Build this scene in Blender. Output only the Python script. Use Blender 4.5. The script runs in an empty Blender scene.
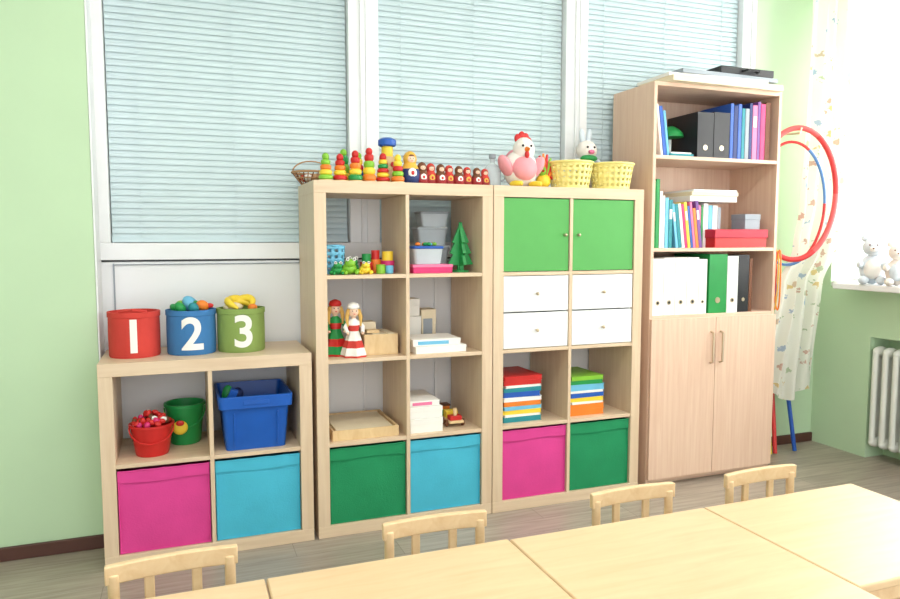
import bpy, bmesh, math, random
from mathutils import Matrix, Vector, Euler
random.seed(7)
pi=math.pi
scene=bpy.context.scene
# ------------------------------------------------------------ materials
def lin(c):
    return tuple(((v/255)/12.92 if v/255<=.04045 else ((v/255+.055)/1.055)**2.4) for v in c)
MATS={}
def newmat(name):
    m=bpy.data.materials.new(name);m.use_nodes=True
    nt=m.node_tree;b=nt.nodes['Principled BSDF'];return m,nt,b
def plain(name,c,rough=.5,var=.06,scale=12,bump=0,spec=.4,trans=0,metal=0,alpha=1,sub=0):
    if name in MATS:return MATS[name]
    m,nt,b=newmat(name);N=nt.nodes;L=nt.links
    c=lin(c)
    tc=N.new('ShaderNodeTexCoord');no=N.new('ShaderNodeTexNoise');no.inputs['Scale'].default_value=scale;no.inputs['Detail'].default_value=4
    L.new(tc.outputs['Object'],no.inputs['Vector'])
    r=N.new('ShaderNodeValToRGB');r.color_ramp.elements[0].position=.3;r.color_ramp.elements[1].position=.7
    r.color_ramp.elements[0].color=tuple(v*(1-var) for v in c)+(1,);r.color_ramp.elements[1].color=tuple(min(1,v*(1+var)) for v in c)+(1,)
    L.new(no.outputs['Fac'],r.inputs['Fac']);L.new(r.outputs['Color'],b.inputs['Base Color'])
    b.inputs['Roughness'].default_value=rough;b.inputs['Specular IOR Level'].default_value=spec
    b.inputs['Transmission Weight'].default_value=trans;b.inputs['Metallic'].default_value=metal;b.inputs['Alpha'].default_value=alpha
    if bump:
        n2=N.new('ShaderNodeTexNoise');n2.inputs['Scale'].default_value=scale*14;L.new(tc.outputs['Object'],n2.inputs['Vector'])
        bp=N.new('ShaderNodeBump');bp.inputs['Strength'].default_value=bump;bp.inputs['Distance'].default_value=.002
        L.new(n2.outputs['Fac'],bp.inputs['Height']);L.new(bp.outputs['Normal'],b.inputs['Normal'])
    MATS[name]=m;return m
def wood(name,c1,c2,sc,rough=.42,spec=.35):
    if name in MATS:return MATS[name]
    m,nt,b=newmat(name);N=nt.nodes;L=nt.links
    tc=N.new('ShaderNodeTexCoord');mp=N.new('ShaderNodeMapping');mp.inputs['Scale'].default_value=sc
    L.new(tc.outputs['Object'],mp.inputs['Vector'])
    no=N.new('ShaderNodeTexNoise');no.inputs['Scale'].default_value=3;no.inputs['Detail'].default_value=7;no.inputs['Roughness'].default_value=.6;no.inputs['Distortion'].default_value=.6
    L.new(mp.outputs['Vector'],no.inputs['Vector'])
    r=N.new('ShaderNodeValToRGB');r.color_ramp.elements[0].position=.32;r.color_ramp.elements[1].position=.66
    r.color_ramp.elements[0].color=lin(c1)+(1,);r.color_ramp.elements[1].color=lin(c2)+(1,)
    L.new(no.outputs['Fac'],r.inputs['Fac']);L.new(r.outputs['Color'],b.inputs['Base Color'])
    b.inputs['Roughness'].default_value=rough;b.inputs['Specular IOR Level'].default_value=spec
    MATS[name]=m;return m
birch_v=wood('birch_veneer_vertical',(212,186,156),(223,200,172),(14,14,.9))
birch_h=wood('birch_veneer_horizontal',(212,186,156),(223,200,172),(.9,14,14))
beech_v=wood('beech_laminate_vertical',(216,180,156),(227,197,174),(20,20,.8))
beech_h=wood('beech_laminate_horizontal',(216,180,156),(227,197,174),(.8,20,20))
tablew=wood('table_top_birch',(219,186,144),(227,198,158),(1.2,9,9),rough=.33)
chairw=wood('chair_birch',(220,186,142),(231,202,160),(9,9,9),rough=.35)
toywood=wood('toy_wood',(214,180,132),(228,200,154),(9,9,3))
def C(name,r,g,b,**k):return plain(name,(r,g,b),**k)
white=C('white_paint',234,236,237,rough=.45,var=.015)
panelw=C('partition_white',232,234,235,rough=.5,var=.015,scale=3)
green_wall=C('green_wall_paint',190,216,180,rough=.7,var=.025,scale=2.5,bump=.15)
ceilm=C('ceiling_paint',240,240,238,rough=.8,var=.01)
base_m=C('baseboard_brown',84,52,44,rough=.4)
slatm=C('blind_slat',198,216,220,rough=.45,var=.02)
paneb=C('corridor_pane',196,214,218,rough=.6,var=.02)
dark=C('dark_gap',90,90,92,rough=.6)
black=C('black_plastic',30,30,34,rough=.4)
metal=C('brushed_metal',200,182,156,rough=.3,metal=.9)
pinkf=C('pink_fabric',216,66,144,rough=.85,bump=.4,var=.04)
bluef=C('cyan_fabric',72,180,208,rough=.85,bump=.4,var=.04)
greenf=C('green_fabric',28,138,88,rough=.85,bump=.4,var=.05)
gdoor=C('green_door_paint',88,168,86,rough=.5,var=.03)
red=C('red',200,40,38,rough=.4);orange=C('orange',232,128,44,rough=.4);yellow=C('yellow',238,206,62,rough=.4)
ygreen=C('lime_green',130,188,56,rough=.4);tgreen=C('toy_green',34,144,72,rough=.4);blue=C('blue',38,90,180,rough=.35)
lblue=C('light_blue',110,184,218,rough=.4);pink=C('pink',230,120,160,rough=.5);purple=C('purple',120,74,146,rough=.5)
magenta=C('magenta',206,46,110,rough=.4)
paper=C('paper_white',238,236,230,rough=.7,var=.02);cream=C('cream_card',230,216,186,rough=.7)
skin=C('doll_skin',238,202,176,rough=.5,var=.02);hair=C('doll_hair',208,166,90,rough=.8);brown=C('brown',110,66,40,rough=.6)
redt=C('red_canvas',202,64,56,rough=.85,bump=.4);bluet=C('blue_canvas',60,118,174,rough=.85,bump=.4);olive=C('olive_canvas',136,160,86,rough=.85,bump=.4)
cratem=C('blue_crate_plastic',24,88,178,rough=.35)
fur=C('white_plush',238,230,222,rough=.95,bump=.8,scale=20);furp=C('pink_plush',238,160,168,rough=.95,bump=.8,scale=20)
furb=C('pale_blue_plush',214,224,232,rough=.95,bump=.8,scale=20)
lemon=C('lemon_plastic',236,222,138,rough=.45);teal=C('teal',36,136,146,rough=.5);grey=C('grey_plastic',150,158,166,rough=.5)
wicker=C('wicker',176,136,98,rough=.7)
frost=C('frosted_plastic',202,212,218,rough=.4,alpha=.8);navy=C('navy',34,52,108,rough=.5)
radw=C('radiator_enamel',226,228,220,rough=.35,var=.02)
clear=C('clear_plastic',220,230,234,rough=.1,alpha=.45)
def floor_mat():
    m,nt,b=newmat('laminate_planks');N=nt.nodes;L=nt.links
    tc=N.new('ShaderNodeTexCoord');br=N.new('ShaderNodeTexBrick')
    br.inputs['Scale'].default_value=1;br.inputs['Brick Width'].default_value=1.1;br.inputs['Row Height'].default_value=.13
    br.inputs['Mortar Size'].default_value=.0012;br.offset=.37
    br.inputs['Color1'].default_value=lin((180,168,154))+(1,);br.inputs['Color2'].default_value=lin((168,156,143))+(1,);br.inputs['Mortar'].default_value=lin((130,120,110))+(1,)
    L.new(tc.outputs['Object'],br.inputs['Vector'])
    mp=N.new('ShaderNodeMapping');mp.inputs['Scale'].default_value=(1.5,18,1);L.new(tc.outputs['Object'],mp.inputs['Vector'])
    no=N.new('ShaderNodeTexNoise');no.inputs['Scale'].default_value=3;no.inputs['Detail'].default_value=8;L.new(mp.outputs['Vector'],no.inputs['Vector'])
    r=N.new('ShaderNodeValToRGB');r.color_ramp.elements[0].position=.3;r.color_ramp.elements[1].position=.7
    r.color_ramp.elements[0].color=(.68,.66,.64,1);r.color_ramp.elements[1].color=(1,1,1,1);L.new(no.outputs['Fac'],r.inputs['Fac'])
    mx=N.new('ShaderNodeMixRGB');mx.blend_type='MULTIPLY';mx.inputs[0].default_value=1
    L.new(br.outputs['Color'],mx.inputs[1]);L.new(r.outputs['Color'],mx.inputs[2]);L.new(mx.outputs['Color'],b.inputs['Base Color'])
    b.inputs['Roughness'].default_value=.35;return m
floorm=floor_mat()
def curtain_mat():
    m,nt,b=newmat('printed_curtain');N=nt.nodes;L=nt.links
    uv=N.new('ShaderNodeTexCoord');vo=N.new('ShaderNodeTexVoronoi');vo.inputs['Scale'].default_value=14
    L.new(uv.outputs['UV'],vo.inputs['Vector'])
    no=N.new('ShaderNodeTexNoise');no.inputs['Scale'].default_value=60;no.inputs['Detail'].default_value=3;L.new(uv.outputs['UV'],no.inputs['Vector'])
    ad=N.new('ShaderNodeMath');ad.operation='MULTIPLY_ADD';ad.inputs[1].default_value=.8;L.new(no.outputs['Fac'],ad.inputs[0]);L.new(vo.outputs['Distance'],ad.inputs[2])
    lt=N.new('ShaderNodeMath');lt.operation='LESS_THAN';lt.inputs[1].default_value=.65;L.new(ad.outputs[0],lt.inputs[0])
    r=N.new('ShaderNodeValToRGB');r.color_ramp.interpolation='CONSTANT'
    cols=[(218,196,140),(166,184,204),(206,172,156),(180,194,164),(204,184,160)]
    r.color_ramp.elements[0].color=lin(cols[0])+(1,);r.color_ramp.elements[1].position=.8;r.color_ramp.elements[1].color=lin(cols[4])+(1,)
    for p,c in((.2,1),(.4,2),(.6,3)):
        e=r.color_ramp.elements.new(p);e.color=lin(cols[c])+(1,)
    L.new(vo.outputs['Color'],r.inputs['Fac'])
    mx=N.new('ShaderNodeMixRGB');mx.inputs[1].default_value=lin((236,236,226))+(1,);L.new(lt.outputs[0],mx.inputs[0]);L.new(r.outputs['Color'],mx.inputs[2])
    L.new(mx.outputs['Color'],b.inputs['Base Color']);b.inputs['Roughness'].default_value=.9
    tr=N.new('ShaderNodeBsdfTranslucent');L.new(mx.outputs['Color'],tr.inputs['Color'])
    ms=N.new('ShaderNodeMixShader');ms.inputs[0].default_value=.35;out=N['Material Output']
    L.new(b.outputs[0],ms.inputs[1]);L.new(tr.outputs[0],ms.inputs[2]);L.new(ms.outputs[0],out.inputs['Surface']);return m
curtm=curtain_mat()
def tulle_mat():
    m,nt,b=newmat('sheer_tulle');N=nt.nodes;L=nt.links
    b.inputs['Base Color'].default_value=(.95,.95,.95,1);b.inputs['Roughness'].default_value=1
    tr=N.new('ShaderNodeBsdfTranslucent');tr.inputs['Color'].default_value=(.98,.98,.98,1)
    tp=N.new('ShaderNodeBsdfTransparent');a=N.new('ShaderNodeMixShader');a.inputs[0].default_value=.6
    c=N.new('ShaderNodeMixShader');c.inputs[0].default_value=.3
    L.new(b.outputs[0],a.inputs[1]);L.new(tr.outputs[0],a.inputs[2]);L.new(a.outputs[0],c.inputs[1]);L.new(tp.outputs[0],c.inputs[2])
    L.new(c.outputs[0],N['Material Output'].inputs['Surface']);return m
tullem=tulle_mat()
def glass_mat():
    m,nt,b=newmat('window_glass');N=nt.nodes;L=nt.links
    tp=N.new('ShaderNodeBsdfTransparent');gl=N.new('ShaderNodeBsdfGlossy');gl.inputs['Roughness'].default_value=.02
    c=N.new('ShaderNodeMixShader');c.inputs[0].default_value=.06
    L.new(tp.outputs[0],c.inputs[1]);L.new(gl.outputs[0],c.inputs[2]);L.new(c.outputs[0],N['Material Output'].inputs['Surface']);return m
glassm=glass_mat()
# ------------------------------------------------------------ builder
class B:
    def __init__(s,name,loc=(0,0,0),rz=0):
        s.name=name;s.loc=Vector(loc);s.rz=rz;s.v=[];s.f=[];s.fm=[];s.m=[];s.T=Matrix.Identity(4)
    def mi(s,mat):
        if mat not in s.m:s.m.append(mat)
        return s.m.index(mat)
    def add(s,vs,fs,mat,T=None):
        o=len(s.v);T=s.T@T if T is not None else s.T
        s.v+=[T@Vector(v) for v in vs]
        for i,f in enumerate(fs):
            s.f.append([o+k for k in f]);s.fm.append(s.mi(mat[i] if isinstance(mat,list) else mat))
    def box(s,x0,x1,y0,y1,z0,z1,mat,T=None):
        vs=[(x,y,z) for x in(x0,x1) for y in(y0,y1) for z in(z0,z1)]
        s.add(vs,[(0,1,3,2),(4,6,7,5),(0,4,5,1),(2,3,7,6),(0,2,6,4),(1,5,7,3)],mat,T)
    def ob(s,c,sz,mat,rot=(0,0,0)):
        a,b,d=[k/2 for k in sz]
        s.box(-a,a,-b,b,-d,d,mat,Matrix.Translation(c)@Euler(rot).to_matrix().to_4x4())
    def lathe(s,prof,c,mat,n=24,rot=(0,0,0),sy=1,cap=True):
        T=Matrix.Translation(c)@Euler(rot).to_matrix().to_4x4()
        vs=[];fs=[];ms=[]
        for r,z in prof:
            for i in range(n):
                a=2*pi*i/n;vs.append((r*math.cos(a),sy*r*math.sin(a),z))
        for j in range(len(prof)-1):
            for i in range(n):
                k=(i+1)%n;fs.append((j*n+i,j*n+k,(j+1)*n+k,(j+1)*n+i));ms.append(mat[j] if isinstance(mat,list) else mat)
        if cap:
            fs.append(tuple(range(n-1,-1,-1)));ms.append(ms[0])
            fs.append(tuple(range((len(prof)-1)*n,len(prof)*n)));ms.append(ms[n*(len(prof)-1)-1])
        s.add(vs,fs,ms,T)
    def cyl(s,p0,p1,r0,mat,r1=None,n=14):
        p0=Vector(p0);p1=Vector(p1);d=p1-p0;q=d.to_track_quat('Z','Y').to_euler()
        s.lathe([(r0,0),(r1 if r1 is not None else r0,d.length)],p0,mat,n,rot=q)
    def ell(s,c,r,mat,rot=(0,0,0),n=16,m=10):
        if not hasattr(r,'__len__'):r=(r,r,r)
        T=Matrix.Translation(c)@Euler(rot).to_matrix().to_4x4()
        vs=[(0,0,-r[2])]
        for j in range(1,m):
            t=-pi/2+pi*j/m
            for i in range(n):
                a=2*pi*i/n;vs.append((r[0]*math.cos(t)*math.cos(a),r[1]*math.cos(t)*math.sin(a),r[2]*math.sin(t)))
        vs.append((0,0,r[2]));fs=[]
        for i in range(n):fs.append((0,1+(i+1)%n,1+i));fs.append((len(vs)-1,1+(m-2)*n+i,1+(m-2)*n+(i+1)%n))
        for j in range(m-2):
            for i in range(n):
                k=(i+1)%n;fs.append((1+j*n+i,1+j*n+k,1+(j+1)*n+k,1+(j+1)*n+i))
        s.add(vs,fs,mat,T)
    def tube(s,pts,r,mat,closed=False,n=8):
        pts=[Vector(p) for p in pts];N=len(pts);vs=[];fs=[]
        up=None
        for i,p in enumerate(pts):
            if closed:t=(pts[(i+1)%N]-pts[i-1]).normalized()
            else:t=(pts[min(i+1,N-1)]-pts[max(i-1,0)]).normalized()
            if up is None:up=Vector((0,0,1)) if abs(t.z)<.9 else Vector((1,0,0))
            a=t.cross(up).normalized();b=a.cross(t).normalized();up=b
            rr=r[i] if isinstance(r,(list,tuple)) else r
            for k in range(n):
                an=2*pi*k/n;vs.append(p+a*rr*math.cos(an)+b*rr*math.sin(an))
        for i in range(N if closed else N-1):
            j=(i+1)%N
            for k in range(n):
                l=(k+1)%n;fs.append((i*n+k,i*n+l,j*n+l,j*n+k))
        if not closed:fs.append(tuple(range(n-1,-1,-1)));fs.append(tuple(range((N-1)*n,N*n)))
        s.add(vs,fs,mat)
    def torus(s,c,R,r,mat,rot=(0,0,0),n=28,sx=1,sy=1,k=10):
        T=Euler(rot).to_matrix()
        s.tube([Vector(c)+T@Vector((sx*R*math.cos(2*pi*i/n),sy*R*math.sin(2*pi*i/n),0)) for i in range(n)],r,mat,True,k)
    def lattice(s,foot,z0,z1,grow,mat,rows=7,c=(0,0)):
        n=len(foot);vs=[];fs=[]
        for j in range(rows+1):
            t=j/rows;g=1+grow*t
            for x,y in foot:vs.append((c[0]+x*g,c[1]+y*g,z0+(z1-z0)*t))
        for j in range(rows):
            for i in range(n):
                if j%2==1 and i%2==1 and j<rows-1:continue
                k=(i+1)%n;fs.append((j*n+i,j*n+k,(j+1)*n+k,(j+1)*n+i))
        fs.append(tuple(range(n-1,-1,-1)))
        s.add(vs,fs,mat)
    def grid(s,fn,nu,nv,mat,both=False):
        vs=[fn(i/nu,j/nv) for j in range(nv+1) for i in range(nu+1)]
        fs=[(j*(nu+1)+i,j*(nu+1)+i+1,(j+1)*(nu+1)+i+1,(j+1)*(nu+1)+i) for j in range(nv) for i in range(nu)]
        s.add(vs,fs,mat)
    def done(s,bevel=0,angle=38,uvgrid=None,solid=0,parent=None):
        me=bpy.data.meshes.new(s.name);me.from_pydata([tuple(v) for v in s.v],[],s.f)
        for m in s.m:me.materials.append(m)
        for p,i in zip(me.polygons,s.fm):p.material_index=i
        if uvgrid:
            uvl=me.uv_layers.new();nu,nv,su,sv=uvgrid
            for lp in me.loops:
                i=lp.vertex_index%(nu+1);j=lp.vertex_index//(nu+1);uvl.data[lp.index].uv=(i/nu*su,j/nv*sv)
        bm=bmesh.new();bm.from_mesh(me)
        if not uvgrid:bmesh.ops.recalc_face_normals(bm,faces=bm.faces)
        bm.to_mesh(me);bm.free()
        me.shade_smooth();me.set_sharp_from_angle(angle=math.radians(angle))
        o=bpy.data.objects.new(s.name,me);scene.collection.objects.link(o)
        o.location=s.loc;o.rotation_euler=(0,0,s.rz)
        if solid:
            md=o.modifiers.new('solid','SOLIDIFY');md.thickness=solid;md.offset=0
        if bevel:
            md=o.modifiers.new('bevel','BEVEL');md.width=bevel;md.segments=2;md.limit_method='ANGLE';md.angle_limit=math.radians(50)
        if parent:o.parent=parent
        return o
# ------------------------------------------------------------ room
XR=3.95;XE=3.405
b=B('floor');b.box(-2.6,4.6,-5.2,.3,-.1,0,floorm);b.done()
b=B('ceiling');b.box(-2.6,4.6,-5.2,.3,2.95,3.05,ceilm);b.done()
b=B('wall_left');b.box(-2.6,-2.5,-5.2,.3,0,2.95,green_wall);b.done()
b=B('wall_back')
b.box(-2.5,-.022,-.15,.25,0,2.95,green_wall);b.box(XE,XR+.3,0,.25,0,2.95,green_wall)
b.box(-.022,XE,.12,.25,0,2.95,panelw);b.done()
b=B('baseboard_back');b.box(-2.5,-.022,-.165,-.15,0,.055,base_m);b.box(XE,XR,-.015,0,0,.055,base_m);b.done(bevel=.003)
b=B('window_partition_frame')
b.box(-.021,XE,.02,.12,0,1.157,panelw)
b.box(-.021,XE,.005,.12,1.165,1.237,white)
b.box(-.021,XE,.035,.12,1.155,1.166,dark)
PN=((.026,1.043),(1.185,2.178),(2.306,3.318))
b.box(-.021,-.014,-.15,.12,0,2.95,white)
for x0,x1 in((-.021,PN[0][0]),(PN[0][1],PN[1][0]),(PN[1][1],PN[2][0]),(PN[2][1],XE)):
    b.box(x0,x1,.005,.12,1.237,2.95,white)
for xm in(1.10,2.235):b.box(xm-.005,xm+.005,-.004,.006,1.237,2.95,white);b.box(xm+.022,xm+.026,-.002,.006,1.237,2.95,white)
b.box(XE-.03,XE,-.004,.12,1.237,2.95,white)
b.box(0,XE,.005,.12,2.8,2.95,white)
b.box(.03,.036,.012,.021,.02,1.15,grey);b.box(.036,3.38,.012,.021,1.143,1.147,grey)
for x in(.93,1.1,1.28,1.46,1.75,2.1):b.box(x,x+.012,.008,.021,.05,1.15,white)
b.done(bevel=.002)
for i,(x0,x1) in enumerate(PN):
    b=B('window_%d'%(i+1));b.box(x0+.001,x1-.001,.1,.118,1.238,2.799,paneb);b.done()
    b=B('venetian_blind')
    z=1.264
    b.box(x0+.004,x1-.004,.035,.06,1.24,1.255,slatm)
    while z<2.76:
        def fn(u,v,z=z):
            t=v-.5;return (x0+.004+u*(x1-x0-.008),.05+t*.006-.0015*(1-4*t*t),z+t*.0275)
        b.grid(fn,1,4,slatm);z+=.0268
    b.box(x0+.004,x1-.004,.02,.09,2.765,2.798,slatm)
    for xc in(x0+.12,(x0+x1)/2,x1-.12):b.box(xc-.0008,xc+.0008,.041,.043,1.25,2.77,slatm)
    b.done(angle=60)
b=B('wall_right')
b.box(XR,XR+.3,-.10,0,0,2.95,green_wall)
b.box(XR,XR+.3,-.38,-.10,0,.97,green_wall)
b.box(XR,XR+.3,-2.6,-.38,.70,.97,green_wall)
b.box(XR+.15,XR+.3,-2.6,-.38,0,.70,green_wall)
b.box(XR,XR+.3,-2.6,-.10,2.7,2.95,green_wall)
b.box(XR,XR+.3,-5.2,-2.6,0,2.95,green_wall);b.done()
b=B('windowsill');b.box(XR-.16,XR+.24,-2.6,-.25,.971,1.005,white);b.box(XR+.001,XR+.24,-.25,-.101,.971,1.005,white);b.done(bevel=.006)
b=B('window_4')
for y in(-.136,-1.0,-1.75,-2.564):b.box(XR+.2,XR+.27,y-.035,y+.035,1.006,2.7,white)
b.box(XR+.2,XR+.27,-2.6,-.101,1.006,1.07,white);b.box(XR+.2,XR+.27,-2.6,-.101,2.64,2.7,white)
b.box(XR+.23,XR+.236,-2.58,-.13,1.07,2.64,glassm);b.done()
b=B('radiator')
y=-.415
while y>-1.5:
    x=XR+.005
    b.tube([(x,y,.1),(x,y,.62)],.017,radw,n=10);b.tube([(x+.065,y,.1),(x+.065,y,.62)],.017,radw,n=10)
    b.ell((x+.032,y,.62),(.052,.026,.03),radw);b.ell((x+.032,y,.1),(.052,.026,.03),radw)
    b.box(x,x+.065,y-.004,y+.004,.1,.62,radw);y-=.062
b.cyl((XR+.04,-.39,.1),(XR+.04,-1.5,.1),.012,radw);b.cyl((XR+.04,-.39,.62),(XR+.04,-1.5,.62),.012,radw)
for yy in(-.6,-1.3):b.box(XR+.02,XR+.06,yy-.01,yy+.01,0,.09,radw)
b.done()
# ------------------------------------------------------------ shelf units
W_=.337;D_=.016
def shelf(x0,rows,H):
    b=B('cube_shelf_unit',(x0,0,0));h=(H-.1-(rows-1)*D_)/rows
    b.box(0,.79,-.39,0,0,.05,birch_h);b.box(0,.79,-.39,0,H-.05,H,birch_h)
    b.box(0,.05,-.3895,0,.05,H-.05,birch_v);b.box(.74,.79,-.3895,0,.05,H-.05,birch_v)
    b.box(.05+W_,.05+W_+D_,-.388,0,.05,H-.05,birch_v)
    for r in range(1,rows):
        z=.05+r*h+(r-1)*D_
        for c in(0,1):
            xx=.05+c*(W_+D_);b.box(xx,xx+W_,-.387,0,z,z+D_,birch_h)
    b.done(bevel=.0012);return h
UX=[-.005,.804,1.598]
h1=shelf(UX[0],2,.79);h4=shelf(UX[1],4,1.49);shelf(UX[2],4,1.49)
def cell(u,c,r):
    h=h1 if u==0 else h4
    return UX[u]+.05+c*(W_+D_),.05+r*(h+D_),h
def fabric_bin(u,c,mat):
    x,z,h=cell(u,c,0);w=W_-.006;hh=.322;cx=x+W_/2
    b=B('fabric_storage_bin',(cx,-.375,z))
    s1=random.random()*6
    def fr(a,t):
        return (-w/2+a*w,-.006*math.sin(pi*a)*math.sin(pi*t)-.0025*math.sin(9*a+s1)*math.sin(6*t+s1)+.002,t*hh)
    b.grid(fr,14,14,mat)
    b.grid(lambda a,t:(-w/2+.002,.002+a*.36,t*hh),1,1,mat);b.grid(lambda a,t:(w/2-.002,.002+a*.36,t*hh),1,1,mat)
    b.grid(lambda a,t:(-w/2+a*w,.36,t*hh),1,1,mat);b.grid(lambda a,t:(-w/2+a*w,a*0+t*.36,.0008),1,1,mat)
    b.grid(lambda a,t:(-w/2+a*w,.012+t*.34,.25),1,1,mat)
    b.grid(lambda a,t:(-w/2+a*w,-.006*math.sin(pi*a)*.4-.004-.002*math.sin(9*a+s1)*.3,hh-.045+t*.045+.003*math.sin(7*a+s1)),16,1,mat)
    b.tube([(-w/2+.003,0,.004),(-w/2+.003,0,hh)],.003,mat,n=6);b.tube([(w/2-.003,0,.004),(w/2-.003,0,hh)],.003,mat,n=6)
    b.tube([(-w/2,-.001,.004),(w/2,-.001,.004)],.003,mat,n=6)
    b.tube([(-w/2+w*i/12,-.003-.002*math.sin(pi*i/12),hh+.001*math.sin(i*2+s1)) for i in range(13)],.0035,mat,n=6)
    b.done()
for u,c,m in((0,0,pinkf),(0,1,bluef),(1,0,greenf),(1,1,bluef),(2,0,pinkf),(2,1,greenf)):fabric_bin(u,c,m)
for c in(0,1):
    x,z,h=cell(2,c,3);b=B('green_cabinet_door_insert',(x,0,z))
    b.box(.003,W_-.003,-.382,-.366,.003,h-.003,gdoor);b.box(.003,W_-.003,-.36,-.02,.0,.004,white)
    b.box(.003,.012,-.366,-.02,0,h-.01,gdoor);b.box(W_-.012,W_-.003,-.366,-.02,0,h-.01,gdoor)
    kx=W_-.028 if c==0 else .028
    b.cyl((kx,-.382,h*.5),(kx,-.396,h*.5),.005,metal);b.ell((kx,-.398,h*.5),.008,metal);b.done(bevel=.0015)
    x,z,h=cell(2,c,2);b=B('drawer_insert',(x,0,z))
    b.box(.002,.010,-.37,-.02,0,h-.002,white);b.box(W_-.010,W_-.002,-.37,-.02,0,h-.002,white);b.box(.01,W_-.01,-.366,-.03,.001,.008,white)
    for k in(0,1):
        za=.003+k*(h/2);zb=za+h/2-.006
        b.box(.003,W_-.003,-.385,-.370,za,zb,white);b.box(.014,W_-.014,-.370,-.03,za+.006,za+.012,white)
        b.cyl((W_/2,-.385,(za+zb)/2),(W_/2,-.396,(za+zb)/2),.005,metal);b.ell((W_/2,-.399,(za+zb)/2),.008,metal)
    b.done(bevel=.0015)
def stack(name,x,y,z,items,d=.22):
    b=B(name,(x,y,z));zz=0
    for w,t,m,rot in items:
        b.T=Matrix.Translation((0,0,zz))@Matrix.Rotation(rot,4,'Z')
        b.box(-w/2,w/2,-d/2,d/2,0,t*.1,m);b.box(-w/2,w/2,-d/2,d/2,t*.9,t,m);b.box(-w/2,-w/2+.003,-d/2,d/2,t*.1,t*.9,m)
        b.box(-w/2+.003,w/2-.004,-d/2+.003,d/2-.003,t*.1,t*.9,paper if m!=white else m)
        b.box(-w/2,w/2-.004,-d/2,-d/2+.003,t*.1,t*.9,m)
        zz+=t
    b.done();return zz
x,z,h=cell(2,0,1)
stack('book_stack',x+.125,-.22,z,[(.2,.025,teal,0),(.19,.012,paper,.02),(.2,.02,yellow,-.02),(.2,.018,lblue,.03),(.195,.022,orange,0),(.2,.02,paper,.02),(.19,.025,blue,-.03),(.2,.02,teal,0),(.19,.012,paper,.05),(.2,.022,red,0),(.2,.02,red,.04)],.24)
x,z,h=cell(2,1,1)
stack('book_stack',x+.12,-.22,z,[(.19,.03,orange,0),(.19,.026,orange,.02),(.18,.012,paper,.03),(.19,.02,yellow,-.02),(.19,.022,blue,.03),(.185,.012,paper,0),(.19,.03,lblue,.02),(.18,.02,tgreen,-.03),(.18,.02,ygreen,.02)],.24)
# unit 1 contents
def bowl_pot(name,x,y,z,r,h,m,handle=True):
    b=B(name,(x,y,z))
    b.lathe([(r*.72,0),(r*.78,.006),(r*.98,h*.92),(r*1.06,h*.93),(r*1.06,h),(r*.96,h),(r*.74,.01),(0.001,.01)],(0,0,0),m,28)
    if handle:
        b.tube([(r*1.02*math.cos(a),-r*.2-r*.75*math.sin(a),h*.9-.45*h*math.sin(a)) for a in[pi*i/12 for i in range(13)]],.003,m,n=6)
    return b
x,z,h=cell(0,0,1)
b=bowl_pot('red_play_pot',x+.125,-.27,z,.08,.125,red)
random.seed(3)
for i in range(50):
    a=random.random()*6.28;rr=.066*random.random()**.5
    b.ell((rr*math.cos(a),rr*math.sin(a),.118+.05*(1-rr/.07)+random.random()*.014),(.015,.012,.010),random.choice([red,red,magenta,paper,red,brown]),rot=(random.random()*3,random.random()*3,0),n=8,m=6)
b.done()
b=bowl_pot('green_toy_bucket',x+.25,-.14,z,.078,.17,tgreen)
b.ell((-.02,-.075,.08),(.03,.012,.03),yellow);b.ell((-.02,-.084,.1),(.016,.006,.012),red);b.done()
x,z,h=cell(0,1,1)
b=B('blue_plastic_crate',(x+.165,-.215,z))
def rect(w,d,z,r=.02):
    pts=[]
    for cx,cy,a0 in((w/2-r,d/2-r,0),(-w/2+r,d/2-r,90),(-w/2+r,-d/2+r,180),(w/2-r,-d/2+r,270)):
        for k in range(5):
            a=math.radians(a0+k*22.5);pts.append((cx+r*math.cos(a),cy+r*math.sin(a),z))
    return pts
def loft(b,loops,mat):
    n=len(loops[0]);vs=[p for l in loops for p in l];fs=[]
    for j in range(len(loops)-1):
        for i in range(n):
            k=(i+1)%n;fs.append((j*n+i,j*n+k,(j+1)*n+k,(j+1)*n+i))
    fs.append(tuple(range(n-1,-1,-1)));fs.append(tuple((len(loops)-1)*n+i for i in range(n)))
    b.add(vs,fs,mat)
loft(b,[rect(.235,.27,0),rect(.262,.31,.175),rect(.287,.335,.175),rect(.293,.338,.223),rect(.275,.32,.225),rect(.255,.30,.175),rect(.225,.26,.008)],cratem)
for k in(-.085,.085):b.ob((k,-.1455,.085),(.006,.010,.14),cratem,rot=(.11,0,0))
b.box(-.05,.05,-.1705,-.168,.19,.208,cratem)
b.ob((-.09,-.09,.21),(.03,.02,.07),blue,rot=(.3,.4,0));b.ell((-.1,-.03,.2),(.025,.02,.05),tgreen);b.ell((-.06,-.0,.2),(.025,.02,.03),navy)
b.done(bevel=.0015)
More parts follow.
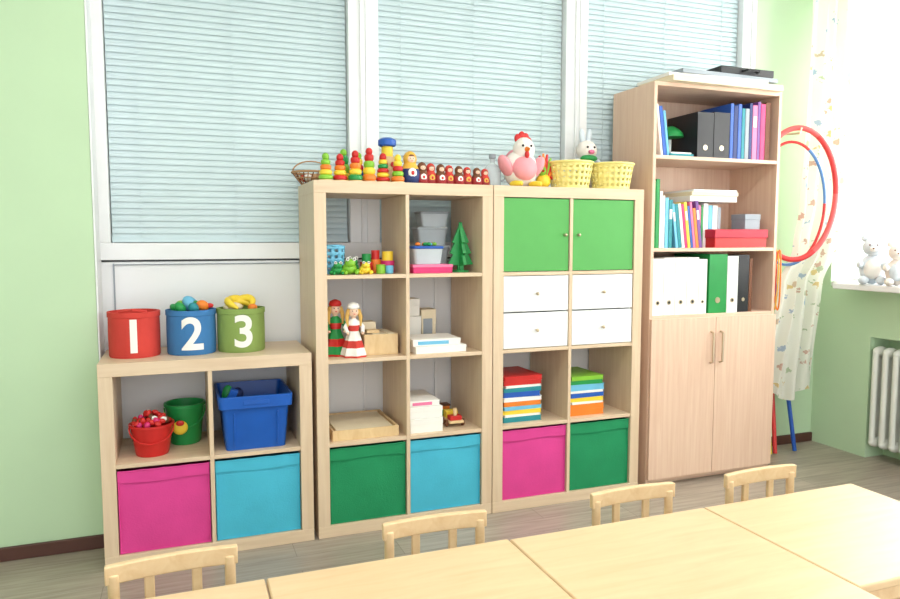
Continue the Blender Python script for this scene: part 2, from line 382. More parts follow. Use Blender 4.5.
def tin(num,x,y,m,rz):
    r=.095;h=.178
    b=B('numbered_fabric_tub',(x,y,.79))
    b.lathe([(r*.97,0),(r,.006),(r*1.01,h*.5),(r,h-.022),(r*1.03,h-.02),(r*1.03,h),(r*.95,h+.001),(r*.95,h-.04),(.001,h-.045)],(0,0,0),m,40)
    cu=bpy.data.curves.new('t','FONT');cu.body=num;cu.size=.18;cu.align_x='CENTER';cu.offset=.004
    to=bpy.data.objects.new('t',cu);scene.collection.objects.link(to)
    dg=bpy.context.evaluated_depsgraph_get();me=bpy.data.meshes.new_from_object(to.evaluated_get(dg))
    bm=bmesh.new();bm.from_mesh(me)
    for i in range(-9,10):
        bmesh.ops.bisect_plane(bm,geom=bm.verts[:]+bm.edges[:]+bm.faces[:],plane_co=(i*.006,0,0),plane_no=(1,0,0))
    zmin=min(v.co.y for v in bm.verts);cxm=(min(v.co.x for v in bm.verts)+max(v.co.x for v in bm.verts))/2
    vs=[];R=r*1.022
    bm.verts.index_update()
    for v in bm.verts:
        a=(v.co.x-cxm)*1.0/R+rz-pi/2;vs.append((R*math.cos(a),R*math.sin(a),.022+(v.co.y-zmin)))
    b.add(vs,[[v.index for v in f.verts] for f in bm.faces],paper)
    bm.free();bpy.data.objects.remove(to);return b
b=tin('1',.116,-.2,redt,.02)
b.tube([(.05,-.07,.181),(.0,-.1,.191),(-.05,-.07,.181)],.005,redt);b.done()
b=tin('2',.33,-.2,bluet,.02)
random.seed(5)
for p,r_,m in(((-.04,-.03,.185),(.03,.025,.02),tgreen),((.01,-.04,.186),(.025,.02,.02),teal),((.045,-.02,.192),(.03,.024,.022),orange),((.0,.03,.195),(.04,.03,.026),lblue),((-.03,.04,.188),(.03,.03,.02),ygreen),((.05,.04,.185),(.02,.03,.02),orange),((-.06,0,.183),(.02,.03,.015),tgreen),((.02,-.0,.2),(.012,.03,.012),tgreen)):
    b.ell(p,r_,m,rot=(random.random(),random.random(),random.random()))
b.ell((.072,-.02,.192),(.016,.01,.01),red);b.done()
b=tin('3',.526,-.2,olive,.02)
for a,t in((0,0),(.5,.01),(-.6,.012),(1.3,.004)):
    b.tube([(.055*math.cos(k+a)*.9,.04*math.sin(k+a),.172+t+.030*math.sin(k)) for k in[pi*i/10 for i in range(11)]],[.006+.012*math.sin(pi*i/10) for i in range(11)],yellow,n=10)
b.ell((-.03,.01,.18),(.04,.03,.02),cream);b.ell((.045,-.03,.18),(.02,.02,.015),orange);b.done()
# unit 2 contents
x,z,h=cell(1,0,3)
b=B('blue_lattice_basket',(x+.052,-.2,z))
f=rect(.085,.17,0,.015);f2=[]
for i in range(len(f)):
    p=Vector(f[i]);q=Vector(f[(i+1)%len(f)]);n=max(1,int((q-p).length/.012))
    for k in range(n):f2.append(tuple((p+(q-p)*k/n)[:2]))
b.lattice(f2,.001,.12,.1,lblue,rows=9);b.torus((0,0,.12),1,.004,lblue,sx=.046,sy=.094);b.done(solid=.002)
def frog(name,x,y,z,m,s=1):
    b=B(name,(x,y,z));b.T=Matrix.Scale(s,4)
    b.ell((0,0,.022),(.028,.03,.022),m);b.ell((0,-.018,.042),(.02,.02,.016),m)
    for k in(-1,1):
        b.ell((k*.012,-.03,.056),.007,paper);b.ell((k*.012,-.036,.057),.003,black);b.ell((k*.028,-.01,.01),(.01,.02,.01),m);b.ell((k*.02,-.032,.008),(.007,.012,.008),m)
    b.done()
frog('green_frog_toy',x+.052,-.335,z,tgreen,.9);frog('green_frog_toy',x+.105,-.33,z,ygreen,1.15);frog('green_frog_toy',x+.130,-.26,z,tgreen,1.2);frog('yellow_frog_toy',x+.170,-.34,z,yellow,.9)
b=B('stacking_cup_toys',(x+.245,-.27,z))
for i,(dx,dy,m,r_,hh) in enumerate(((-.05,0,red,.028,.05),(-.005,.02,orange,.026,.06),(.045,0,magenta,.03,.055),(0,-.05,ygreen,.02,.04),(.04,-.045,lblue,.018,.035),(.045,0,yellow,.024,.095),(-.05,0,tgreen,.02,.085),(-.005,.02,red,.018,.10))):
    b.lathe([(r_*.8,0),(r_,.004),(r_,hh),(r_*.8,hh),(r_*.75,hh-.003),(.001,hh-.003)],(dx,dy,0),m,16)
b.done()
x,z,h=cell(1,1,3)
b=B('pink_flat_box',(x+.12,-.29,z));b.box(-.09,.09,-.06,.06,0,.034,magenta);b.box(-.092,.092,-.062,.062,.026,.038,pink);b.done(bevel=.001)
def container(name,x,y,z,w,d,h,body,lid):
    b=B(name,(x,y,z));loft(b,[rect(w*.85,d*.85,0,.012),rect(w*.97,d*.97,h*.85,.015)],body)
    loft(b,[rect(w,d,h*.85,.016),rect(w*1.03,d*1.03,h*.88,.016),rect(w*1.03,d*1.03,h*.97,.016),rect(w*.95,d*.95,h,.014)],lid);b.done(bevel=.001)
container('lidded_food_container',x+.105,-.285,z+.0385,.14,.11,.08,frost,blue)
b=B('small_toy_pieces',(x+.105,-.285,z+.1187));random.seed(2)
for i in range(12):b.ell((random.uniform(-.05,.05),random.uniform(-.04,.04),.008),(.012,.01,.008),[ygreen,tgreen,orange,lblue][i%4],n=8,m=6)
b.done()
container('lidded_food_container',x+.18,-.13,z,.16,.11,.12,frost,frost)
container('lidded_food_container',x+.18,-.13,z+.1202,.15,.1,.085,frost,frost)
container('lidded_food_container',x+.19,-.13,z+.2054,.14,.1,.07,frost,grey)
b=B('green_toy_tree',(x+.275,-.28,z))
def prism(b,pts,y0,y1,m,T=None):
    n=len(pts);vs=[(p[0],y0,p[1]) for p in pts]+[(p[0],y1,p[1]) for p in pts]
    b.add(vs,[tuple(range(n)),tuple(range(2*n-1,n-1,-1))]+[(i,(i+1)%n,n+(i+1)%n,n+i) for i in range(n)],m,T)
tp=[(-.014,0),(.014,0),(.014,.03),(.060,.035),(.036,.08),(.052,.085),(.030,.13),(.040,.134),(0,.225),(-.040,.134),(-.030,.13),(-.052,.085),(-.036,.08),(-.060,.035),(-.014,.03)]
prism(b,tp,-.008,.008,tgreen);prism(b,tp,-.008,.008,tgreen,Matrix.Rotation(pi/2,4,'Z'));b.lathe([(.04,0),(.04,.008)],(0,0,0),tgreen);b.done(bevel=.001)
def doll(x,y,z,dress,trim,hairm,s=1,hat=None):
    b=B('costume_doll',(x,y,z));b.T=Matrix.Scale(s,4)
    prof=[(.052,0),(.054,.008),(.044,.04),(.034,.07),(.022,.11),(.026,.135),(.02,.155),(.009,.163)]
    n=28;vs=[];fs=[];ms=[];mm=[trim,dress,trim,dress,trim,dress,dress]
    for r,zz in prof:
        for i in range(n):
            a=2*pi*i/n;q=r*(1+(.10*math.sin(a*7) if zz<.09 else 0));vs.append((q*math.cos(a),q*math.sin(a),zz))
    for j in range(len(prof)-1):
        for i in range(n):
            k=(i+1)%n;fs.append((j*n+i,j*n+k,(j+1)*n+k,(j+1)*n+i));ms.append(mm[j])
    fs.append(tuple(range(n-1,-1,-1)));ms.append(trim);b.add(vs,fs,ms)
    b.lathe([(.009,.16),(.009,.172)],(0,0,0),skin,10);b.ell((0,0,.192),(.022,.021,.025),skin)
    b.ell((0,.006,.198),(.026,.022,.026),hairm)
    for k in(-1,1):
        b.tube([(k*.02,0,.15),(k*.038,-.006,.125),(k*.032,-.028,.105)],[.010,.010,.008],dress);b.ell((k*.032,-.033,.102),(.006,.008,.006),skin)
        b.tube([(k*.02,0,.2),(k*.030,-.003,.17),(k*.028,-.012,.13)],[.010,.009,.004],hairm)
        b.ell((k*.008,-.0195,.196),.0025,black,n=8,m=6)
    b.ell((0,-.021,.19),.003,skin,n=8,m=6);b.ell((0,-.0195,.183),(.005,.002,.0018),red,n=8,m=6)
    if hat:b.lathe([(.024,.205),(.027,.212),(.022,.225),(.006,.232)],(0,0,0),hat,16)
    b.done()
x,z,h=cell(1,0,2)
doll(x+.060,-.25,z,tgreen,red,hair,1.04,red);doll(x+.125,-.315,z,paper,redt,hair,1.0,paper)
b=B('wooden_block_box',(x+.245,-.23,z))
b.box(-.075,.075,-.09,.09,0,.006,toywood)
for a in(((-.075,.075),(-.09,-.084)),((-.075,.075),(.084,.09)),((-.075,-.069),(-.084,.084)),((.069,.075),(-.084,.084))):b.box(a[0][0],a[0][1],a[1][0],a[1][1],.006,.09,toywood)
for i in range(4):
    b.box(-.066+i*.033,-.036+i*.033,-.08,.08,.007,.088+.004*(i%2),cream)
b.box(-.06,-.0,.0,.07,.092,.135,cream);b.box(-.055,.0,-.06,-.01,.092,.105,toywood);b.done(bevel=.0015)
def gbox(name,x,y,z,w,d,h,m,band=None,rz=0):
    b=B(name,(x,y,z),rz);b.box(-w/2,w/2,-d/2,d/2,0,h,m)
    b.box(-w/2-.001,w/2+.001,-d/2-.001,d/2+.001,h*.6,h+.001,m)
    if band:b.box(-w/2*.8,w/2*.5,-d/2-.002,-d/2,h*.2,h*.75,band)
    b.done(bevel=.001)
x,z,h=cell(1,1,2)
gbox('white_cardboard_box',x+.15,-.26,z,.24,.20,.03,paper,rz=.05)
gbox('white_cardboard_box',x+.14,-.26,z+.032,.22,.18,.028,paper,lblue,rz=-.03)
gbox('white_cardboard_box',x+.07,-.085,z,.13,.10,.14,paper)
gbox('white_cardboard_box',x+.07,-.085,z+.142,.12,.09,.08,paper)
gbox('white_cardboard_box',x+.175,-.085,z,.07,.09,.17,cream,grey)
x,z,h=cell(1,0,1)
b=B('wooden_puzzle_tray',(x+.165,-.2,z));b.box(-.14,.14,-.155,.155,0,.03,toywood)
b.box(-.145,.145,-.16,-.15,0,.044,toywood);b.box(-.145,.145,.15,.16,0,.044,toywood);b.box(-.145,-.135,-.15,.15,0,.044,toywood);b.box(.135,.145,-.15,.15,0,.044,toywood)
b.ob((0,0,.037),(.25,.28,.006),cream);b.done(bevel=.0015)
x,z,h=cell(1,1,1)
gbox('picture_board_game_box',x+.085,-.24,z,.15,.24,.06,paper,None)
gbox('picture_board_game_box',x+.085,-.24,z+.062,.15,.23,.05,paper,None)
gbox('picture_board_game_box',x+.08,-.235,z+.114,.14,.22,.025,paper,pink)
b=B('toy_train',(x+.24,-.22,z),.0)
b.box(-.035,.035,-.11,.11,.018,.03,toywood)
for yy in(-.08,-.03,.03,.08):
    for k in(-1,1):b.cyl((k*.034,yy,.016),(k*.044,yy,.016),.016,brown,n=16)
for i,m in enumerate((red,yellow,tgreen,orange)):b.box(-.028,.028,-.1+i*.052,-.058+i*.052,.03,.05+.012*(i%2),m)
b.cyl((0,-.085,.05),(0,-.085,.085),.009,toywood);b.box(-.03,.03,.05,.1,.062,.07,brown);b.done(bevel=.0015)
# top of unit 2/3
Z=1.49
b=B('wicker_bread_basket',(.850,-.09,Z))
n=24
b.torus((0,0,.003),.045,.003,wicker);b.torus((0,0,.03),.066,.003,wicker);b.torus((0,0,.055),.085,.005,wicker,n=36)
for i in range(n):
    a=2*pi*i/n;b.tube([(0,0,.003),(.045*math.cos(a),.045*math.sin(a),.003),(.066*math.cos(a+.1),.066*math.sin(a+.1),.03),(.085*math.cos(a+.2),.085*math.sin(a+.2),.055)],.0025,[wicker,brown][i%2],n=5)
for i in range(7):b.ell((.03*math.cos(i),.03*math.sin(i),.03),(.022,.018,.016),[redt,paper,wicker][i%3])
b.tube([(.083*math.cos(a),0,.055+.05*math.sin(a)) for a in[pi*i/14 for i in range(15)]],.003,wicker)
b.done()
def pyramid(x,y,cols,r,hh,top):
    b=B('stacking_ring_toy',(x,y,Z));b.lathe([(r*1.05,0),(r*1.05,.008)],(0,0,0),toywood)
    n=len(cols);zz=.008;st=(hh-.008-.03)/n
    for i,m in enumerate(cols):
        rr=r*(1-.45*i/n);b.lathe([(rr*.8,0),(rr,st*.25),(rr,st*.75),(rr*.8,st)],(0,0,zz),m,20);zz+=st
    b.ell((0,0,zz+.012),(.015,.015,.017),top);b.done()
pyramid(.870,-.31,[ygreen,yellow,orange,ygreen],.03,.12,ygreen)
pyramid(.932,-.30,[red,yellow,orange,red],.03,.12,red)
pyramid(.965,-.22,[yellow,ygreen,tgreen],.03,.15,ygreen)
pyramid(.995,-.31,[tgreen,yellow,orange,red],.03,.135,red)
pyramid(1.057,-.30,[orange,yellow,ygreen,red],.03,.15,red)
pyramid(1.035,-.2,[red,blue,red,yellow],.028,.14,ygreen)
pyramid(1.118,-.30,[red,yellow,red,tgreen,yellow],.03,.13,red)
pyramid(1.178,-.32,[orange,ygreen,red,yellow],.028,.125,yellow)
b=B('wooden_toy_tower',(1.165,-.20,Z))
b.box(-.04,.04,-.035,.035,0,.06,toywood);b.box(-.03,.03,-.03,.03,.06,.125,toywood);b.cyl((0,0,.125),(0,0,.17),.026,yellow)
b.lathe([(.034,.17),(.040,.175),(.040,.198),(.022,.208)],(0,0,0),blue,20)
for k in(-1,1):
    b.cyl((k*.018,-.03,.09),(k*.018,-.036,.09),.012,red);b.cyl((k*.024,-.035,.018),(k*.024,-.043,.018),.016,red)
b.done(bevel=.002)
lacq=C('dark_red_lacquer',156,44,48,rough=.3);gold=C('doll_gold',226,176,70,rough=.35)
def matryoshka(x,y,hh,m1,m2,ap):
    b=B('nesting_doll',(x,y,Z));s=hh
    pr=[(.2,0),(.235,.03),(.27,.18),(.275,.32),(.25,.46),(.2,.56),(.165,.62),(.175,.68),(.19,.76),(.175,.86),(.12,.95),(.04,.995),(.005,1)]
    b.lathe([(r*s*1.1,z*s) for r,z in pr],(0,0,0),[black,m1,m1,m1,m2,m2,m2,m2,m2,m2,m2,m2],20)
    b.ell((0,-.12*s,.75*s),(.14*s,.10*s,.14*s),skin,n=12,m=8);b.ell((0,-.13*s,.84*s),(.11*s,.075*s,.06*s),brown,n=12,m=8)
    for k in(-1,1):b.ell((k*.045*s,-.212*s,.765*s),.014*s,black,n=6,m=5)
    b.ell((0,-.215*s,.69*s),(.025*s,.01*s,.01*s),red,n=6,m=5)
    b.ell((0,-.24*s,.32*s),(.15*s,.07*s,.17*s),ap,n=12,m=8);b.ell((0,-.295*s,.33*s),(.06*s,.025*s,.07*s),red,n=10,m=6);b.done()
matryoshka(1.245,-.28,.145,navy,gold,paper)
xs=1.300
for i in range(8):
    hh=.100-.0025*i;matryoshka(xs,-.28+.01*(i%2),hh,lacq,redt if i%2 else brown,gold if i%2 else paper);xs+=.0435
b=B('clear_plastic_jug',(1.665,-.22,Z));b.lathe([(.035,0),(.04,.01),(.042,.08),(.03,.1),(.012,.115),(.012,.135),(.016,.136),(.016,.155)],(0,0,0),[clear,clear,clear,clear,clear,grey,grey],20)
b.torus((.045,0,.06),.025,.004,clear,rot=(pi/2,0,0));b.done()
b=B('plush_hen',(1.785,-.27,Z));b.T=Matrix.Scale(1.15,4)
b.ell((0,0,.075),(.072,.062,.078),fur);b.ell((.005,-.02,.15),(.044,.043,.050),fur);b.ell((0,-.03,.075),(.056,.05,.052),furp)
for k in(-1,1):
    b.ell((k*.070,-.01,.085),(.022,.04,.048),furp,rot=(0,k*.5,0))
    for t in(-.25,0,.25):b.ell((k*.042+t*.05,-.066,.012),(.009,.03,.012),yellow,rot=(0,0,-t*1.5))
    b.ell((k*.018,-.060,.162),.005,black,n=10,m=8)
b.lathe([(.012,0),(.002,.026)],(0,-.058,.148),orange,10,rot=(pi/2,0,0));b.ell((0,-.06,.128),(.01,.008,.016),red)
for i,(dx,dz) in enumerate(((-.018,.196),(0,.207),(.018,.201),(.03,.186))):b.ell((dx,-.01,dz),(.014,.01,.018),red)
b.ell((.0,.06,.11),(.04,.03,.05),furp);b.done()
b=B('yarn_rooster_toy',(1.905,-.27,Z))
b.ell((0,0,.035),(.036,.035,.035),yellow);b.ell((-.01,-.01,.08),(.02,.02,.025),ygreen)
for i in range(9):
    a=i/8*pi-.3;b.tube([(.01,0,.04),(.01+.035*math.cos(a),.01,.07+.055*math.sin(a)),(.01+.055*math.cos(a),.01,.065+.09*math.sin(a)+.01)],[.009,.010,.005],[red,orange,red,ygreen][i%4])
b.lathe([(.006,0),(.001,.014)],(-.015,-.03,.08),red,8,rot=(pi/2,0,0));b.ell((-.01,-.01,.108),(.008,.006,.012),red);b.done()
for x0 in(2.050,2.278):
    b=B('yellow_lattice_basket',(x0,-.27,Z));n=44
    b.lattice([(.086*math.cos(2*pi*i/n),.086*math.sin(2*pi*i/n)) for i in range(n)],.002,.122,.24,lemon,rows=9)
    b.torus((0,0,.124),.107,.005,lemon,n=40);b.torus((0,0,.004),.087,.004,lemon,n=40);b.done(solid=.002)
b=B('plush_bunny',(2.235,-.10,Z));b.T=Matrix.Scale(1.2,4)
b.ell((0,0,.08),(.05,.045,.08),fur);b.ell((0,-.01,.175),(.045,.04,.042),fur)
for k in(-1,1):
    b.ell((k*.016,0,.232),(.013,.01,.036),furb,rot=(0,k*.15,0));b.ell((k*.016,-.046,.185),.005,black);b.ell((k*.05,-.02,.1),(.016,.02,.04),furb);b.ell((k*.03,-.045,.012),(.022,.035,.014),fur)
b.ell((0,-.05,.165),(.014,.012,.01),pink);b.ell((0,-.03,.14),(.04,.022,.016),tgreen);b.done()
# ------------------------------------------------------------ tall cabinet
CX=2.463;CW=.80;CY=-.35
b=B('tall_bookcase_cabinet',(CX,0,0))
b.box(0,.018,CY,0,0,2.015,beech_v);b.box(CW-.018,CW,CY,0,0,2.015,beech_v);b.box(.018,CW-.018,CY,0,1.997,2.015,beech_h)
b.box(.018,CW-.018,-.008,-.002,.03,1.997,beech_v)
for z0 in(1.655,1.20,.862,.03):b.box(.018,CW-.018,CY+.002,-.008,z0-.009,z0+.009,beech_h)
b.box(.018,CW-.018,CY+.03,CY+.045,0,.022,beech_h)
for x0,x1 in((.003,CW/2-.0015),(CW/2+.0015,CW-.003)):b.box(x0,x1,CY-.018,CY-.001,.04,.855,beech_v)
for xx in(CW/2-.03,CW/2+.03):
    b.tube([(xx,CY-.018,.78),(xx,CY-.038,.775),(xx,CY-.038,.625),(xx,CY-.018,.62)],.006,metal,n=8)
b.done(bevel=.001)
def row(name,x,z,items,yf=-.33,lean=0):
    b=B(name,(x,0,z));xx=0
    for w,h,d,m,kind in items:
        T=Matrix.Translation((xx,0,0))@(Matrix.Rotation(lean,4,'Y'))
        if kind=='binder':
            b.box(0,w,yf,yf+d,0,h,m,T);b.box(w*.2,w*.8,yf-.001,yf,h*.55,h*.85,paper,T)
            b.lathe([(w*.18,0),(w*.18,.002)],(xx+w/2,yf,h*.22),metal,12,rot=(pi/2,0,0));b.lathe([(w*.1,0),(w*.1,.0025)],(xx+w/2,yf,h*.22),black,12,rot=(pi/2,0,0))
        elif kind=='solid':
            b.box(0,w,yf,yf+d,0,h,m,T);b.lathe([(w*.14,0),(w*.14,.002)],(xx+w/2,yf,h*.22),metal,12,rot=(pi/2,0,0))
        else:
            b.box(0,w*.12,yf,yf+d,0,h,m,T);b.box(w*.88,w,yf,yf+d,0,h,m,T);b.box(w*.12,w*.88,yf,yf+.003,0,h,m,T);b.box(w*.12,w*.88,yf+.003,yf+d-.003,.002,h-.004,paper,T)
            if kind=='lab':b.box(w*.15,w*.85,yf-.001,yf,h*.6,h*.8,paper,T)
        xx+=w+.0025
    b.done(bevel=.0012);return xx
zb=.871
gb=C('binder_green',30,140,66);greyw=C('binder_offwhite',226,226,224,rough=.6)
row('lever_arch_binders',CX+.03,zb,[(.065,.285,.27,paper,'binder'),(.068,.29,.27,greyw,'binder'),(.07,.29,.27,paper,'binder'),(.072,.29,.27,greyw,'binder'),(.05,.28,.27,paper,'binder')])
row('lever_arch_binders',CX+.375,zb,[(.115,.305,.28,gb,'solid'),(.07,.295,.27,greyw,'binder'),(.07,.30,.27,black,'solid'),(.02,.28,.27,brown,'')],yf=-.335)
zb=1.209
random.seed(11)
row('magazine_row',CX+.022,zb,[(.016,.33,.2,tgreen,''),(.02,.34,.2,tgreen,''),(.016,.28,.22,paper,''),(.012,.26,.22,paper,''),(.02,.25,.22,lblue,''),(.022,.24,.22,teal,'lab')])
row('leaning_book_row',CX+.165,zb,[(.013+.006*random.random(),.2+.04*random.random(),.22,[lblue,teal,paper,magenta,yellow,blue,pink,orange,purple][i],'lab' if i%4==0 else '') for i in range(9)],lean=-.14)
row('paper_file_row',CX+.345,zb,[(.02,.22,.22,pink,''),(.012,.22,.22,tgreen,''),(.03,.23,.22,paper,'lab'),(.025,.22,.22,lblue,''),(.03,.22,.22,paper,'lab'),(.02,.21,.2,grey,'')],yf=-.27)
b=B('red_gift_box',(CX+.57,-.24,zb));b.box(-.17,.17,-.1,.1,0,.07,red);b.box(-.175,.175,-.105,.105,.05,.095,C('box_red',190,40,60));b.done(bevel=.003)
b=B('grey_card_box',(CX+.67,-.26,zb+.096));b.box(-.05,.05,-.05,.05,0,.075,grey);b.box(-.052,.052,-.052,.052,.05,.08,grey);b.done(bevel=.002)
b=B('white_document_tray',(CX+.42,-.18,zb+.236));b.box(-.15,.15,-.12,.12,0,.03,paper);b.box(-.145,.155,-.125,.11,.03,.05,cream);b.box(-.13,.15,-.12,.12,.05,.062,white);b.done(bevel=.002)
zb=1.664
row('blue_folder_row',CX+.062,zb,[(.012,.25,.2,paper,''),(.02,.24,.2,blue,''),(.014,.22,.2,lblue,'')],lean=-.14)
b=B('desk_lamp',(CX+.21,-.2,zb));b.lathe([(.05,0),(.052,.01),(.02,.02),(.01,.03),(.01,.1)],(0,0,0),paper,20);b.lathe([(.065,.11),(.06,.13),(.04,.15),(.015,.165)],(0,-.01,0),tgreen,20)
b.done()
b=B('desk_paper_stack',(CX+.16,-.29,zb));b.box(-.05,.09,-.05,.03,0,.012,teal);b.box(-.04,.08,-.045,.03,.012,.02,paper);b.done()
row('black_binder_row',CX+.275,zb,[(.1,.225,.24,black,'solid'),(.1,.23,.25,black,'solid')],yf=-.335)
row('office_book_row',CX+.485,zb,[(.02,.28,.24,blue,''),(.025,.27,.24,navy,''),(.022,.28,.24,blue,''),(.02,.26,.24,teal,''),(.025,.26,.24,grey,''),(.018,.29,.24,navy,''),(.03,.28,.24,pink,'lab'),(.018,.3,.24,purple,''),(.03,.29,.24,magenta,''),(.03,.3,.22,brown,'')],yf=-.33)
b=B('flat_folder_stack',(CX+.42,-.225,2.0155));b.ob((0,-.03,.014),(.70,.27,.028),cream,rot=(0,0,.02));b.ob((-.05,-.02,.036),(.60,.27,.016),paper,rot=(0,0,-.03));b.ob((.02,-.02,.054),(.62,.26,.02),grey,rot=(0,0,.04));b.done(bevel=.001)
b=B('black_laptop_case',(CX+.56,-.25,2.080));b.box(-.18,.16,-.12,.1,0,.036,black);b.tube([(-.05,-.12,.018),(-.04,-.15,.018),(.04,-.15,.018),(.05,-.12,.018)],.006,black);b.done(bevel=.008)
b=B('skipping_rope')
b.tube([(CX+CW,-.33,1.19),(CX+CW+.02,-.335,1.2)],.004,metal)
for k in range(3):
    b.tube([(CX+CW+.016+.004*math.cos(t*2+k),-.335+.018*(k-1)+.02*math.sin(t),1.195-.16*(1-math.cos(t))) for t in[2*pi*i/24 for i in range(24)]],.004,[orange,gold,redt][k],closed=True,n=6)
b.done()
# ------------------------------------------------------------ hoops and sticks
def hoop(name,c,R,RZ,rz_dir,m,m2,r=.011):
    b=B(name,c);dx,dy=rz_dir;n=60
    for k in range(6):
        pts=[(dx*R*math.cos(a),dy*R*math.cos(a),RZ*math.sin(a)) for a in[2*pi*(k*10+i)/n for i in range(11)]]
        b.tube(pts,r,m if k%2==0 else m2,n=10)
    b.done()
hoopred=C('hoop_red',214,62,62,rough=.3);hooppink=C('hoop_pink',222,96,96,rough=.3)
hoop('hula_hoop',(3.475,-.262,1.50),.205,.36,(.86,-.51),hoopred,hooppink,.015)
hoop('hula_hoop',(3.480,-.215,1.45),.185,.34,(.87,-.49),C('hoop_blue',90,140,200,rough=.3),hoopred,.008)
b=B('wall_hook');b.tube([(3.48,0,1.85),(3.48,-.27,1.83),(3.48,-.28,1.86)],.006,metal);b.done()
for x0,x1,m in((3.49,3.475,yellow),(3.53,3.515,hoopred),(3.58,3.665,blue)):
    b=B('gymnastic_stick');b.tube([(x1,-.15,.006),(x0,-.03,1.0)],.012,m,n=10);b.done()
# ------------------------------------------------------------ curtains
K=[(2.85,3.60,3.92),(1.9,3.59,3.92),(1.45,3.57,3.92),(1.2,3.53,3.86),(1.0,3.44,3.775),(.36,3.31,3.74)]
def ck(z):
    for (za,a,b_),(zb_,c,d) in zip(K,K[1:]):
        if z>=zb_:
            t=(za-z)/(za-zb_);t=t*t*(3-2*t);return a+(c-a)*t,b_+(d-b_)*t
    return K[-1][1:]
b=B('patterned_curtain');nu,nv=90,60
def cf(u,v):
    z=2.85-v*(2.85-.36);a,c=ck(z);z2=z+(.03*math.sin(u*9) if v>.97 else 0)
    return (a+(c-a)*u+.006*math.sin(u*30),-.195-.026*math.sin(u*2*pi*4+.8*math.sin(v*4))-.008*math.sin(u*40+v*9),z2)
b.grid(cf,nu,nv,curtm);b.done(uvgrid=(nu,nv,.6,2.5),angle=180)
b=B('sheer_curtain');nu,nv=160,30
b.grid(lambda u,v:(XR+.04+.018*math.sin(u*2*pi*20+.5*math.sin(v*5)),-.13-u*2.35,2.68-v*(2.68-1.02)),nu,nv,tullem);b.done(uvgrid=(nu,nv,1,1),angle=180)
b=B('curtain_rod');b.cyl((3.75,-.005,2.87),(3.75,-2.8,2.87),.012,white);b.done()
for yy,m,s,m2 in((-.44,furb,1.2,paper),(-.585,fur,1.05,furb)):
    b=B('plush_bear',(3.865,yy,1.0055),-.9);b.T=Matrix.Scale(s,4)
    b.ell((0,0,.07),(.055,.05,.07),m);b.ell((0,-.01,.17),(.045,.042,.042),m);b.ell((0,-.02,.07),(.04,.042,.05),m2)
    for k in(-1,1):
        b.ell((k*.035,0,.21),(.016,.01,.016),m);b.ell((k*.05,-.03,.09),(.016,.035,.018),m);b.ell((k*.035,-.05,.02),(.022,.03,.02),m);b.ell((k*.015,-.046,.18),.004,brown)
    b.ell((0,-.05,.162),(.016,.014,.012),paper);b.ell((0,-.064,.165),.004,brown);b.done()
# ------------------------------------------------------------ tables & chairs
TZ=.52
def table(x0,x1,y0,y1):
    b=B('childrens_table',((x0+x1)/2,(y0+y1)/2,0));w=(x1-x0)/2-.0015;d=(y1-y0)/2
    b.box(-w,w,-d,d,TZ-.02,TZ,tablew)
    for sx in(-1,1):
        for yy in(-d+.045,d-.2):
            b.lathe([(.015,0),(.02,.03),(.024,TZ-.02)],(sx*(w-.04),yy,0),chairw,14)
    for yy in(-d+.045,d-.2):b.box(-w+.04,w-.04,yy-.009,yy+.009,TZ-.075,TZ-.02,chairw)
    for sx in(-1,1):b.box(sx*(w-.04)-.009,sx*(w-.04)+.009,-d+.045,d-.2,TZ-.075,TZ-.02,chairw)
    b.done(bevel=.004)
table(-.13,.447,-2.30,-1.75);table(.447,1.027,-2.30,-1.75);table(1.027,1.615,-2.30,-1.755);table(1.615,2.165,-2.235,-1.755)
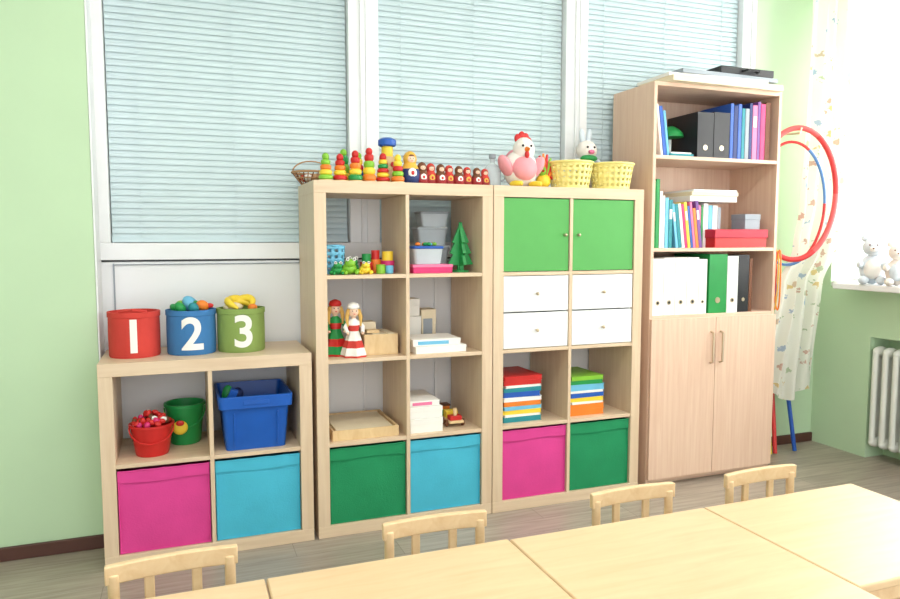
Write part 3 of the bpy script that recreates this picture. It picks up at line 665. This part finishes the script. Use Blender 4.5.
def chair(x,y,rz=0):
    b=B('childrens_chair',(x,y,0),rz);w=.135
    for k in(-1,1):
        b.tube([(k*(w-.013),.02,0),(k*(w-.013),-.004,.3),(k*(w-.013),.0,.525)],.0125,chairw,n=10)
        b.tube([(k*(w-.013),-.265,0),(k*(w-.013),-.262,.285)],.0125,chairw,n=10)
        b.box(k*(w-.013)-.008,k*(w-.013)+.008,-.26,0,.13,.15,chairw);b.box(k*(w-.013)-.008,k*(w-.013)+.008,-.26,0,.25,.285,chairw)
    b.box(-w,w,-.28,.012,.285,.3,chairw)
    def rail(z0,z1,t=.009):
        n=10;vs=[];fs=[]
        for i in range(n+1):
            u=-w-.004+(2*w+.008)*i/n;bow=.012*(1-(u/w)**2)
            for dy,z in((-t,z0),(t,z0),(t,z1),(-t,z1)):vs.append((u,dy+bow,z))
        for i in range(n):
            for k in range(4):fs.append((i*4+k,i*4+(k+1)%4,(i+1)*4+(k+1)%4,(i+1)*4+k))
        fs+= [(0,1,2,3),tuple(n*4+k for k in(3,2,1,0))];b.add(vs,fs,chairw)
    rail(.504,.546);rail(.425,.445,.007)
    for k in(-.05,.05):b.box(k-.011,k+.011,.004,.016,.44,.51,chairw)
    b.box(-w+.02,w-.02,-.27,-.255,.15,.17,chairw);b.box(-w+.02,w-.02,0,.012,.17,.19,chairw)
    b.done(bevel=.003)
chair(.260,-1.62,.05);chair(.884,-1.62,-.02);chair(1.482,-1.62,.0);chair(1.947,-1.62,.02)
# ------------------------------------------------------------ lights
def area(name,loc,rot,sx,sy,e,col=(1,1,1)):
    l=bpy.data.lights.new(name,'AREA');l.shape='RECTANGLE';l.size=sx;l.size_y=sy;l.energy=e;l.color=col
    o=bpy.data.objects.new(name,l);o.location=loc;o.rotation_euler=rot;scene.collection.objects.link(o)
area('window_daylight',(XR+.4,-1.4,1.9),(0,pi/2,0),1.6,2.3,100,(1,.99,.96))
for i,x in enumerate((.2,2.2)):
    b=B('added_ceiling_panel',(x,-2.0,0));b.box(-.62,.62,-.1,.1,2.9,2.95,white);b.done(bevel=.004)  # invented fixture above the view, housing for the added top fill
    area('added_top_fill',(x,-2.0,2.89),(0,0,0),1.2,.18,16,(1,.98,.95))  # fill added for soft light from above, shades the shelf cells
w=bpy.data.worlds.new('sky');scene.world=w;w.use_nodes=True
w.node_tree.nodes['Background'].inputs[0].default_value=(.97,.98,1,1);w.node_tree.nodes['Background'].inputs[1].default_value=2.15
# ------------------------------------------------------------ camera
cam=bpy.data.cameras.new('camera');cam.sensor_width=36;cam.lens=710.8/900*36
co=bpy.data.objects.new('camera',cam);scene.collection.objects.link(co)
yaw,pitch=.3627,-.0837
fw=Vector((math.sin(yaw)*math.cos(pitch),math.cos(yaw)*math.cos(pitch),math.sin(pitch)));rt=Vector((math.cos(yaw),-math.sin(yaw),0));up=rt.cross(fw)
mt=Matrix((rt,up,-fw)).transposed().to_4x4();mt.translation=(.2943,-3.2784,1.2496);co.matrix_world=mt
cam.clip_start=.02
scene.camera=co
scene.view_settings.view_transform='Standard';scene.view_settings.look='None';scene.view_settings.exposure=.27
